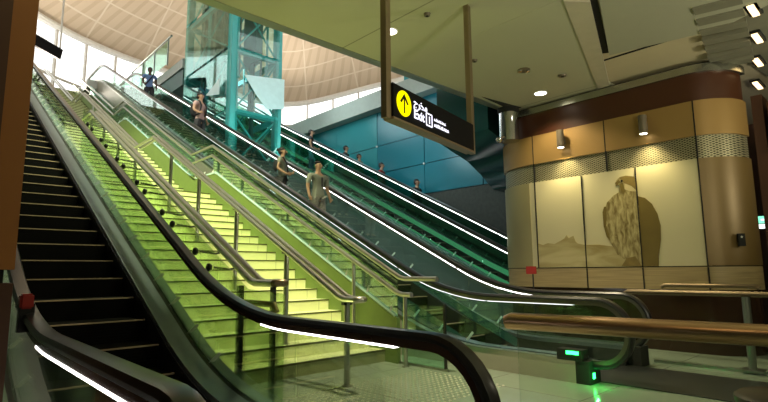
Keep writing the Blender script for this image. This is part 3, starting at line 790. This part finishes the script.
# ------------------------------------------------------------------ right-hand guard rails
t = thing('guard_rail', 'thick copper handrail over clear glass at lower right', 'rail', (3.2, 1.2, 0), 'barrier rails')
zc = .89
MB().tube([(3.14, 2.10, zc-.01), (3.147, 2.06, zc), (3.66, -1.2, zc)], .055, 20, radii=[.048, .059, .059]).build('rail', M['copper'], t, smooth=True)
MB().bar((3.153, 2.02, zc/2), (3.66, -1.2, zc/2), .012, zc-.05).build('glass_panel', M['gdark'], t)
MB().bar((3.153, 2.02, .015), (3.66, -1.2, .015), .06, .03).build('base_channel', M['railpost'], t)
t = thing('guard_rail', 'slim bronze barrier rail in front of the dark plinth', 'rail', (7.45, 2.0, 0), 'barrier rails')
MB().tube([(7.45, 3.0, .89), (7.45, 2.95, .93), (7.45, -1.2, .93)], .034, 14).build('rail', M['bronze'], t, smooth=True)
MB().tube([(7.45, 1.56, 0.03), (7.45, 1.56, .9)], .045, 16).build('post', M['railpost'], t, smooth=True)
MB().box(7.33, 7.57, 1.44, 1.68, .03, .05).build('base_plate', M['railpost'], t, bevel=.006)
MB().box(7.42, 7.48, -.5, 2.66, 0, .035).build('base_channel', M['railpost'], t)
MB().tube([(7.45, 1.30, 0.03), (7.45, 1.30, .9)], .03, 12).build('post', M['chrome'], t, smooth=True)
t = thing('guard_rail', 'thin dark grab rail above the slim bronze barrier rail', 'rail', (8.3, 2.2, 0), 'barrier rails')
MB().tube([(8.35, 2.80, .97), (8.35, 2.75, 1.0), (8.35, 1.62, 1.0), (8.35, 1.58, .97)], .03, 12).build('rail', M['bronze'], t, smooth=True)
for y in (2.7, 1.75): MB().tube([(8.35, y, .99), (8.58, y, .97)], .014, 8).build('bracket', M['railpost'], t)
t = thing('litter_bin', 'round dark brown bin at the bottom right corner', 'bin', (3.8, .66, 0))
MB().tube([(3.8, .66, 0), (3.8, .66, .46)], .235, 36).build('body', M['bin'], t, smooth=True)
MB().tube([(3.8, .66, .46), (3.8, .66, .49), (3.8, .66, .51)], .21, 36, radii=[.245, .245, .22]).build('lid', M['bin'], t, smooth=True)
t = thing('red_sign', 'small red sign on a thin stem before the timber band', 'sign', (7.75, 4.64, 0))
X, Y = 7.75, 4.64
MB().box(X-.012, X+.012, Y-.095, Y+.095, 1.175, 1.305).build('plate', M['red'], t, bevel=.004)
MB().tube([(X+.015, Y-.02, 0), (X+.015, Y-.02, 1.2)], .012, 8).build('stem', M['black'], t)
MB().disc((X+.015, Y-.02, 0), .11, .02).build('base', M['black'], t)

# ------------------------------------------------------------------ hanging exit sign
A = Vector((2.97, 3.12, 0)); B = Vector((4.585, 3.455, 0)); d = (B-A).normalized(); nrm = Vector((d.y, -d.x, 0)); W_ = (B-A).length
ZB, ZT = 2.60, 2.915
hs = thing('exit_sign', 'black hanging sign with yellow arrow and white exit lettering', 'sign', (3.8, 3.3, ZB))
MB().bar(A+Vector((0, 0, (ZB+ZT)/2)), B+Vector((0, 0, (ZB+ZT)/2)), .10, ZT-ZB).build('panel', M['signblack'], hs, bevel=.006)
for q, w in ((A-d*.035, .075), (B+d*.03, .075)):
    MB().bar(q+Vector((0, 0, ZB-.02)), q+Vector((0, 0, CEIL)), w, .06, up=tuple(nrm)).build('pole', M['signframe'], hs)
MB().bar(A+Vector((0, 0, ZB-.012)), B+Vector((0, 0, ZB-.012)), .11, .022).build('bottom_rail', M['signframe'], hs)
F0 = A+nrm*.0515
def sp(u, v, o=0.): return F0+d*u+Vector((0, 0, ZB+v))+nrm*o
dc = [sp(.175+.12*math.cos(a), .16+.12*math.sin(a)) for a in [2*PI*i/40 for i in range(40)]]
disc_o = MB().prism(dc, nrm*.004).build('arrow_disc', M['signyellow'], hs)
MB().prism([sp(.166, .07, .004), sp(.184, .07, .004), sp(.184, .205, .004), sp(.222, .158, .004), sp(.245, .168, .004), sp(.175, .252, .004), sp(.105, .168, .004), sp(.128, .158, .004), sp(.166, .205, .004)], nrm*.003).build('arrow', M['signblack'], disc_o)
def text(body, u, v, size, mat, name, parent, bold=.0, sx=1.):
    cu = bpy.data.curves.new(name, 'FONT'); cu.body = body; cu.size = size; cu.extrude = .0015; cu.offset = bold
    ob = bpy.data.objects.new(name, cu); COL.objects.link(ob)
    dg = bpy.context.evaluated_depsgraph_get(); me = bpy.data.meshes.new_from_object(ob.evaluated_get(dg))
    bpy.data.objects.remove(ob); L = rootloc(parent)
    for vv in me.vertices:
        p = sp(u+vv.co.x*sx, v+vv.co.y, .003+vv.co.z); vv.co = p-L
    me.materials.clear(); me.materials.append(mat)
    o = bpy.data.objects.new(name, me); COL.objects.link(o); o.parent = parent; return o
text('Exit', .34, .070, .125, M['signwhite'], 'lettering', hs, .0022)
text('\uFE9D\uFEAE\uFEA8\uFEE3', .34, .185, .115, M['signwhite'], 'lettering', hs, .0015)
def strokes(lines, w, name, parent, o=.001):
    m = MB()
    for l in lines:
        for p, q in zip(l[:-1], l[1:]): m.bar(sp(*p, o+.002), sp(*q, o+.002), w, .004, up=tuple(nrm))
    return m.build(name, M['signwhite'], parent)
nb = strokes([[(.57, .055), (.57, .175), (.68, .175), (.68, .055), (.57, .055)]], .012, 'number_box', hs)
text('1', .605, .080, .10, M['signwhite'], 'number', hs, .002)
rr = random.Random(3)
for v0, h, nn, x0 in ((.135, .028, 11, .725), (.075, .034, 14, .725)):
    ln = []
    u = x0
    for k in range(nn):
        ln.append([(u, v0+rr.uniform(-.004, .004)), (u+rr.uniform(.002, .012), v0+h*rr.uniform(.5, 1.))]); ln.append([(u, v0), (u+.018, v0+rr.uniform(0, .006))]); u += .022
    strokes(ln, .007, 'small_lettering', hs)

# ------------------------------------------------------------------ ceiling fittings
def downlight(x, y, r, label, on=True, power=60):
    t = thing('ceiling_downlight', label, 'ceiling light', (x, y, CEIL-.02), 'round ceiling lights')
    MB().tube([(x, y, CEIL-.012), (x, y, CEIL+.002)], r*1.18, 28).build('trim_ring', M['white'], t, smooth=True)
    MB().disc((x, y, CEIL-.017), r, .005, 28).build('lens', M['lamp'], t)
    if power:
        L = bpy.data.lights.new('downlight_lamp', 'SPOT'); L.energy = power; L.color = (1., .85, .55); L.spot_size = math.radians(125); L.spot_blend = .7; L.shadow_soft_size = .08
        lo = bpy.data.objects.new('downlight_lamp', L); COL.objects.link(lo); lo.location = (x, y, CEIL-.04)
downlight(4.36, 4.53, .085, 'round lit downlight beside the left pole of the hanging sign', power=520)
downlight(8.0, 4.43, .10, 'round lit downlight close to the brown fascia of the falcon wall', power=110)
t = thing('spot_fitting', 'twin unlit ceiling spot fitting between the sign pole and the lit downlight', 'spotlight', (6.85, 4.06, CEIL))
MB().tube([(6.85, 4.06, CEIL-.012), (6.85, 4.06, CEIL+.002)], .10, 24).build('trim_ring', M['lampgrey'], t, smooth=True)
for dx in (-.045, .045): MB().disc((6.85+dx, 4.06-dx, CEIL-.03), .035, .02, 14).build('lamp', M['chrome'], t, smooth=True)
for x, y, r, lb in ((4.39, 3.90, .045, 'small round ceiling detector between the two sign poles'), (5.95, 4.35, .045, 'small dark ceiling sensor right of the right sign pole'), (7.5, 3.75, .07, 'faint round speaker in the ceiling near the ceiling bay')):
    t = thing('ceiling_detector', lb, 'detector', (x, y, CEIL-.02), 'ceiling detectors')
    MB().tube([(x, y, CEIL-.03), (x, y, CEIL)], r, 20, radii=[r*.8, r]).build('body', M['lampgrey'], t, smooth=True)
    MB().disc((x, y, CEIL-.034), r*.4, .005, 12).build('sensor', M['voidblack'], t)

# ------------------------------------------------------------------ lift tower
tw = thing('lift_tower', 'teal steel and glass lift tower rising between the escalators', 'lift', (8.3, 17.7, 4.0))
X0, X1, Y0, Y1, ZT0, ZT1 = 7.55, 9.30, 15.75, 19.75, 4.6, 17.0
for x, y, w in ((X0, Y0, .30), (X1, Y0, .26), (X0, Y1, .26), (X1, Y1, .26), (X0, (Y0+Y1)/2+.1, .10)):
    MB().box(x-w/2, x+w/2, y-w/2, y+w/2, ZT0, ZT1).build('column', M['tower'], tw, bevel=.02)
lev = [4.75, 6.75, 8.98, 11.2, 13.4, 15.6]
for z in lev:
    for a, b in (((X0, Y0), (X1, Y0)), ((X0, Y0), (X0, Y1)), ((X1, Y0), (X1, Y1)), ((X0, Y1), (X1, Y1))):
        MB().bar((*a, z), (*b, z), .14, .18).build('beam', M['tower'], tw)
for za, zb in zip(lev[:-1], lev[1:]):
    for a, b in (((X0, Y0), (X1, Y0)), ((X0, Y0), (X0, Y1)), ((X1, Y0), (X1, Y1)), ((X0, Y1), (X1, Y1))):
        MB().tube([(*a, za), (*b, zb)], .035, 8).build('brace', M['tower'], tw)
        MB().tube([(*b, za), (*a, zb)], .035, 8).build('brace', M['tower'], tw)
for za, zb in zip(lev[:-1], lev[1:]):
    MB().box(X0+.05, X1-.05, Y0-.20, Y0-.185, za+.05, zb-.05).build('glass_panel', M['gtower'], tw)
    MB().box(X0-.20, X0-.185, Y0+.05, Y1-.05, za+.05, zb-.05).build('glass_panel', M['gtower'], tw)
# inner shaft: guide rails, counterweight, lining at the back
for x, y in ((7.95, 18.6), (8.9, 18.6), (8.4, 19.3), (8.1, 17.3), (8.95, 17.0)):
    MB().box(x-.05, x+.05, y-.08, y+.08, ZT0, ZT1).build('guide_rail', M['towerdark'], tw)
for k in range(7):
    MB().box(7.75+k*.2, 7.80+k*.2+.03*(k % 3), 18.9+.12*(k % 2), 19.0+.12*(k % 2), 7.2+1.1*(k % 3), ZT1).build('guide_rail', M['towerdark'] if k % 2 else M['railpost'], tw)
    MB().box(9.12, 9.16, 16.2+k*.45, 16.3+k*.45, 7.4+.9*(k % 3), ZT1).build('guide_rail', M['towerdark'] if k % 2 else M['tower'], tw)
MB().box(7.9, 8.95, 19.35, 19.5, 9.4, ZT1).build('shaft_lining', M['towerdark'], tw)
MB().box(8.85, 9.1, 16.6, 17.6, 9.2, 13.2).build('counterweight', M['towerdark'], tw)
MB().prism([(7.85, 15.5, 8.05), (9.45, 15.5, 8.28), (9.45, 15.5, 7.15), (8.75, 15.5, 7.0), (8.3, 15.5, 7.45)], (0, -.02, 0)).build('sky_glare', M['palepanel'], tw)  # opaque pale sheet painted as bright sky showing between the braces
MB().prism([(7.25, 16.1, 7.95), (7.25, 17.2, 7.6), (7.25, 16.1, 7.35)], (-.02, 0, 0)).build('sky_glare', M['palepanel'], tw)  # smaller sheet of the same painted sky brightness

# upper landing beside the tower, with parapet
ul = sroot('floor_landing', 'dark clad edge of the upper lift landing', 'floor', (8.3, 22, 9.5))
MB().box(7.40, 9.2, 19.95, 22.45, 8.85, 9.55).build('edge_cladding', M['towerdark'], ul)
MB().box(7.34, 9.2, 19.9, 22.5, 9.55, 9.95).build('parapet_cap', M['greyfascia'], ul)
MB().box(7.36, 9.2, 22.5, 25.1, 9.2, 10.0).build('slab', M['greyfascia'], ul)
t = thing('glass_parapet', 'glass parapet with steel rail on the upper lift landing', 'parapet', (7.07, 23, 10))
MB().tube([(7.1, 20.6, 11.1), (7.1, 25.9, 11.1)], .045, 10).build('rail', M['railpost'], t, smooth=True)
for y in (20.95, 22.6, 24.2, 25.8): MB().bar((7.1, y, 9.9), (7.1, y, 11.1), .05).build('post', M['railpost'], t)
for y in (20.95, 22.6, 24.2): MB().box(7.094, 7.106, y+.05, y+1.55, 10.0, 11.0).build('glass_panel', M['gteal'], t)
t = thing('hanging_sign', 'dark bar shaped sign hanging far off at the upper left', 'sign', (3.9, 28, 12))
MB().bar((3.1, 27.6, 12.25), (4.45, 28.2, 12.0), .15, .55).build('panel', M['signblack'], t)
for p in ((4.38, 28.15),): MB().tube([(*p, 12.0), (*p, 17.2)], .045, 8).build('suspension_rod', M['mull'], t)

# ------------------------------------------------------------------ people
def skin_mesh(verts, edges, root=0, sub=1):
    me = bpy.data.meshes.new('sk'); me.from_pydata([v[0] for v in verts], edges, [])
    ob = bpy.data.objects.new('sk', me); COL.objects.link(ob)
    md = ob.modifiers.new('s', 'SKIN'); md.use_smooth_shade = True; md.branch_smoothing = .5
    for i, (p, r) in enumerate(verts):
        q = me.skin_vertices[0].data[i]; q.radius = r if isinstance(r, tuple) else (r, r); q.use_root = (i == root)
    sb = ob.modifiers.new('d', 'SUBSURF'); sb.levels = sub; sb.render_levels = sub
    dg = bpy.context.evaluated_depsgraph_get(); m2 = bpy.data.meshes.new_from_object(ob.evaluated_get(dg))
    vs = [tuple(v.co) for v in m2.vertices]; fs = [tuple(p.vertices) for p in m2.polygons]
    bpy.data.objects.remove(ob); bpy.data.meshes.remove(me); bpy.data.meshes.remove(m2)
    return vs, fs
ARMS = {'down': [(.235, .02, 1.12), (.25, -.06, .90), (.25, -.09, .83)], 'front': [(.25, .02, 1.12), (.17, -.20, 1.06), (.11, -.27, 1.07)],
        'rail': [(.27, .0, 1.14), (.30, -.22, 1.02), (.31, -.29, 1.01)], 'hip': [(.36, .05, 1.15), (.22, -.06, .99), (.17, -.09, .96)], 'carry': [(.24, .04, 1.13), (.20, -.18, .98), (.17, -.25, .97)]}
def person(label, loc, rz, sc, shirt, trouser, skin='skin', hair='hair', arms=('down', 'down'), sleeve=.55, bald=False, bun=False, wide=1., female=False, extra=None):
    root = thing('person', label, 'person', loc)
    Rm = Matrix.Rotation(rz, 4, 'Z'); L = Vector(loc)
    sh = .175 if female else .20
    def W2(p): return L+Rm @ (Vector(p)*sc)
    def arm(s): return [(s*sh*wide, .0, 1.395)]+[(s*x*wide, y, z) for x, y, z in ARMS[arms[0 if s < 0 else 1]]]
    V = [((0, 0, .93), (.122*wide, .085)), ((0, 0, 1.12), (.108*wide, .080)), ((0, 0, 1.30), (.15*wide, .105)), ((0, .01, 1.42), (.095, .075)), ((0, 0, 1.49), .05), ((0, -.01, 1.55), (.062, .075)), ((0, -.015, 1.62), (.076, .093)), ((0, -.005, 1.69), (.055, .066))]
    Ed = [(0, 1), (1, 2), (2, 3), (3, 4), (4, 5), (5, 6), (6, 7)]
    for s in (-1, 1):
        b = len(V); a = arm(s)
        V += [(a[0], (.062, .062)), (a[1], .043), (a[2], .030), (a[3], (.036, .022))]; Ed += [(2, b), (b, b+1), (b+1, b+2), (b+2, b+3)]
        b = len(V); st_ = -.04*s
        V += [((s*.095, 0, .86), (.092, .098)), ((s*.10, -.02+st_, .48), .062), ((s*.10, .02+st_, .10), .042), ((s*.105, -.12+st_, .045), (.042, .035))]
        Ed += [(0, b), (b, b+1), (b+1, b+2), (b+2, b+3)]
    vs, fs = skin_mesh(V, Ed)
    m = MB(); m.add([W2(p) for p in vs], fs, 0)
    for s in (-1, 1):
        a = arm(s); h = Vector(a[3]); dd = (Vector(a[3])-Vector(a[2])).normalized(); side = dd.cross(Vector((1, 0, 0)) if abs(dd.x) < .8 else Vector((0, 0, 1))).normalized()
        curl = Vector((-s, 0, 0)) - dd*dd.dot(Vector((-s, 0, 0)))
        for k, ln in enumerate((.062, .072, .068, .052)):
            o_ = side*(.026-.0175*k); p0 = h-dd*.012+o_
            m.tube([W2(p0), W2(p0+dd*ln*.55+curl*.006), W2(p0+dd*ln*.9+curl*.028)], .0085*sc, 6, True, 0)
        p0 = h-dd*.03+side*.028; m.tube([W2(p0), W2(p0+side*.026+dd*.02), W2(p0+side*.03+dd*.052)], .0095*sc, 6, True, 0)
        m.ball(W2((s*.032, -.095, 1.625)), .011*sc, 8, 6, 1)
        m.ball(W2((s*.083, .0, 1.61)), .022*sc, 8, 6, 0)
    m.tube([W2((0, -.10, 1.63)), W2((0, -.122, 1.59)), W2((0, -.10, 1.583))], .012*sc, 6, True, 0)
    m.bar(W2((-.024, -.098, 1.553)), W2((.024, -.098, 1.553)), .010*sc, .008*sc, mi=1)
    m.build('body', [M[skin], M['eye']], root, smooth=True)
    # shirt
    g_ = .016
    V = [((0, 0, .82), (.165*wide, .122)), ((0, 0, .95), (.158*wide, .118)), ((0, 0, 1.12), (.138*wide, .110)), ((0, 0, 1.30), (.165*wide, .120)), ((0, .01, 1.425), (.10, .088))]; Ed = [(0, 1), (1, 2), (2, 3), (3, 4)]
    for s in (-1, 1):
        a = arm(s); b = len(V); e = Vector(a[0]).lerp(Vector(a[1]), sleeve if sleeve <= 1 else 1.)
        V += [(a[0], .076), (tuple(e), .060)]; Ed += [(3, b), (b, b+1)]
        if sleeve > 1: V += [(tuple(Vector(a[1]).lerp(Vector(a[2]), sleeve-1)), .046)]; Ed += [(b+1, b+2)]
    vs, fs = skin_mesh(V, Ed); MB().add([W2(p) for p in vs], fs).build('shirt', M[shirt], root, smooth=True)
    V = [((0, 0, 1.0), (.140*wide, .102))]; Ed = []
    for s in (-1, 1):
        b = len(V); st_ = -.04*s
        V += [((s*.095, 0, .84), (.10, .11)), ((s*.10, -.02+st_, .48), .076), ((s*.10, .02+st_, .10), .058)]; Ed += [(0, b), (b, b+1), (b+1, b+2)]
    vs, fs = skin_mesh(V, Ed); MB().add([W2(p) for p in vs], fs).build('trousers', M[trouser], root, smooth=True)
    hm = MB(); hm.ball((0, .026, 1.655), (.086, .098, .086), 14, 10, 0, zmin=.05 if not bald else .45)
    if not bald: hm.ball((0, .045, 1.61), (.080, .075, .085), 12, 8)
    if bun: hm.ball((0, .12, 1.67), .045, 10, 8)
    hm.v = [tuple(W2(p)) for p in hm.v]; hm.build('hair', M[hair], root, smooth=True)
    sm_ = MB()
    for s in (-1, 1): sm_.ball((s*.102, -.055-.04*s, .035), (.05, .125, .045), 10, 8)
    sm_.v = [tuple(W2(p)) for p in sm_.v]; sm_.build('shoes', M['cblack'], root, smooth=True)
    if extra: extra(root, W2, sc)
    return root
def strap(side=1, mat='cblack', bag=True):
    def f(root, W2, sc):
        MB().tube([W2((side*.10, .10, 1.43)), W2((side*.11, -.05, 1.44)), W2((side*.06, -.13, 1.30)), W2((-side*.08, -.13, 1.08)), W2((-side*.16, -.05, .98)), W2((-side*.14, .10, 1.02)), W2((0, .13, 1.25)), W2((side*.10, .10, 1.43))], .022*sc, 8).build('bag_strap', M[mat], root, smooth=True)
        if bag: MB().ball(W2((side*.24, .10, 1.20)), (.06*sc, .09*sc, .16*sc)).build('shoulder_bag', M[mat], root, smooth=True)
    return f
def backpack(mat):
    def f(root, W2, sc):
        for s in (-1, 1): MB().tube([W2((s*.10, .10, 1.43)), W2((s*.11, -.06, 1.44)), W2((s*.12, -.135, 1.30)), W2((s*.13, -.10, 1.05)), W2((s*.13, .08, 1.02))], .028*sc, 8).build('strap', M[mat], root, smooth=True)
        MB().ball(W2((0, .19, 1.22)), (.15*sc, .10*sc, .22*sc)).build('backpack', M[mat], root, smooth=True)
    return f
def lanyard(root, W2, sc):
    MB().bar(W2((0, -.128, 1.33)), W2((0, -.135, 1.12)), .035*sc, .012*sc, up=(0, -1, 0)).build('tie', M['cdark'], root)
def on_step(E, X, Y):
    k0 = E['nk']-.85; i = math.floor((Y-k0)/.41); return (X, k0+.41*i+.2, E['nf'](k0+.41*i)+.005)
person('man in grey shirt standing lowest on the second escalator', on_step(E2, 6.30, 8.8), .15, .95, 'shirtgrey', 'pattern', arms=('down', 'down'), sleeve=.9, bald=True, wide=1.3, extra=lanyard)
person('dark haired woman with shoulder bag standing behind the grey shirted man', on_step(E2, 6.15, 9.9), .7, .90, 'shirtolive', 'cdark', arms=('carry', 'front'), bun=True, female=True, wide=1.15, extra=strap(-1))
person('person in pink shirt with dark backpack straps higher on the second escalator', on_step(E2, 6.15, 15.1), .5, 1.06, 'shirtpink', 'cdark', arms=('rail', 'down'), extra=backpack('cblack'))
person('person in blue shirt with a dark diagonal strap near the escalator top', on_step(E2, 6.25, 20.4), -.2, 1.02, 'shirtblue', 'cdark', skin='skin2', arms=('carry', 'down'), extra=strap(1, bag=False))
person('man in black shirt and jeans standing on the far escalator', on_step(E3, 10.3, 14.95), .9, .93, 'cblack', 'jeans', arms=('down', 'rail'))
def on_ramp(X, Y): return (X, Y, max(0, T*Y-2.85)+.10)
person('rider in dark jacket standing just above the far escalator handrail', on_ramp(11.5, 14.4), .6, .93, 'cdark', 'cdark', sleeve=1.8)
person('short rider in grey close behind the dark jacketed rider', on_ramp(11.55, 13.7), .2, .88, 'shirtgrey', 'cdark', sleeve=1.8)
person('rider in dark red top beyond the far escalator', on_ramp(11.5, 12.45), .5, .92, 'cred', 'cdark', sleeve=1.6)
person('lowest rider beyond the far escalator, in a dark coat', on_ramp(11.5, 10.8), .2, .92, 'cdark', 'cdark', sleeve=1.8)
yr = frange(6.3, 24., .41); rm = MB()
for q in yr: rm.box(11.12, 11.97, q, q+.43, max(0, T*q-3.2), max(.05, T*q-2.75))
struct(rm.build('trim_4', M['darkdeck']), 'dark stepped strip between far escalator and blue wall', 'trim')

# ------------------------------------------------------------------ light
w = bpy.data.worlds.new('sky'); S.world = w; w.use_nodes = True
bg = w.node_tree.nodes['Background']; bg.inputs['Color'].default_value = (1., .98, .93, 1); bg.inputs['Strength'].default_value = 1.6
def lamp(kind, loc, target, energy, col, size=.5, spot=90, blend=.6, name='lamp'):
    L = bpy.data.lights.new(name, kind); L.energy = energy; L.color = col
    if kind == 'SPOT': L.spot_size = math.radians(spot); L.spot_blend = blend; L.shadow_soft_size = size
    elif kind == 'AREA': L.size = size
    else: L.shadow_soft_size = size
    o = bpy.data.objects.new(name, L); COL.objects.link(o); o.location = loc
    o.rotation_euler = (Vector(target)-Vector(loc)).to_track_quat('-Z', 'Y').to_euler(); return o
# unseen spots without fittings, added to brighten the stairs
lamp('SPOT', (3.0, 6.0, 6.6), (3.3, 7.4, .6), 760, (.95, 1., .55), .25, 110, .8, 'stair_fill')
lamp('SPOT', (3.0, 8.5, 7.6), (3.2, 11.0, 2.6), 1300, (.97, 1., .60), .3, 110, .9, 'stair_fill')
lamp('SPOT', (3.0, 13.0, 9.4), (3.2, 15.5, 4.6), 1300, (.97, 1., .75), .3, 110, .9, 'stair_fill')
# fill lamps added behind the viewer, no fittings; they brighten the hall
for p, e in (((3.5, -2.4, 3.3), 60), ((8.5, -2.0, 3.3), 25)):
    lamp('POINT', p, (0, 0, 0), e, (1., .90, .62), .25, name='hall_fill')
for p, q, e in (((3.0, -1.5, 2.4), (4.5, 1.5, 4.4), 260), ((8.3, -1.5, 2.4), (7.2, 1.2, 4.4), 170)):
    lamp('SPOT', p, q, e, (.98, .95, .70), .3, 130, .9, 'ceiling_fill')  # unseen spots added to brighten the ceiling
lamp('POINT', (.2, 1.4, 3.6), (0, 0, 0), 9, (1., .72, .35), .15, name='hall_fill')  # added close by to brighten the left pillar
lamp('SPOT', (3.05, 5.15, .3), (2.4, 4.7, 4.4), 60, (.85, 1., .25), .1, 130, .9, 'stair_foot_fill')  # lime spot added in place of light bounced off the stairs
# green signal lamp glow at the second escalator
lamp('POINT', (5.40, 2.52, .14), (0, 0, 0), 1.6, (.05, 1., .15), .006, name='signal_glow')
# area lamps added in mid air to brighten the blue wall
for y in (9.5, 13.5, 17.5):
    lamp('AREA', (9.5, y+1.2, T*y+1.0), (12, y-.5, T*y-.6), 30, (.75, .98, 1.), 1.5, name='wall_fill')
lamp('SPOT', (8.3, 13.2, 4.6), (8.4, 15.7, 7.6), 220, (.8, 1., .98), .2, 100, .9, 'tower_fill')  # spot without a fitting, added to brighten the lift tower
# unseen spots added to brighten the vault
for p in ((4, 30, 10.6), (18, 29, 10.6), (20, 14, 8.5)):
    lamp('SPOT', p, (12, 20, 22), 1300, (1., .88, .72), .5, 150, .9, 'vault_fill')

S.view_settings.view_transform = 'Standard'; S.view_settings.look = 'None'; S.view_settings.gamma = 1.; S.view_settings.exposure = .6
S.view_settings.use_curve_mapping = False
S.cycles.max_bounces = 10; S.cycles.transparent_max_bounces = 40; S.cycles.diffuse_bounces = 4; S.cycles.glossy_bounces = 4
S.cycles.use_denoising = True
try: S.cycles.denoiser = 'OPENIMAGEDENOISE'
except Exception: pass
S.cycles.sample_clamp_indirect = 4.
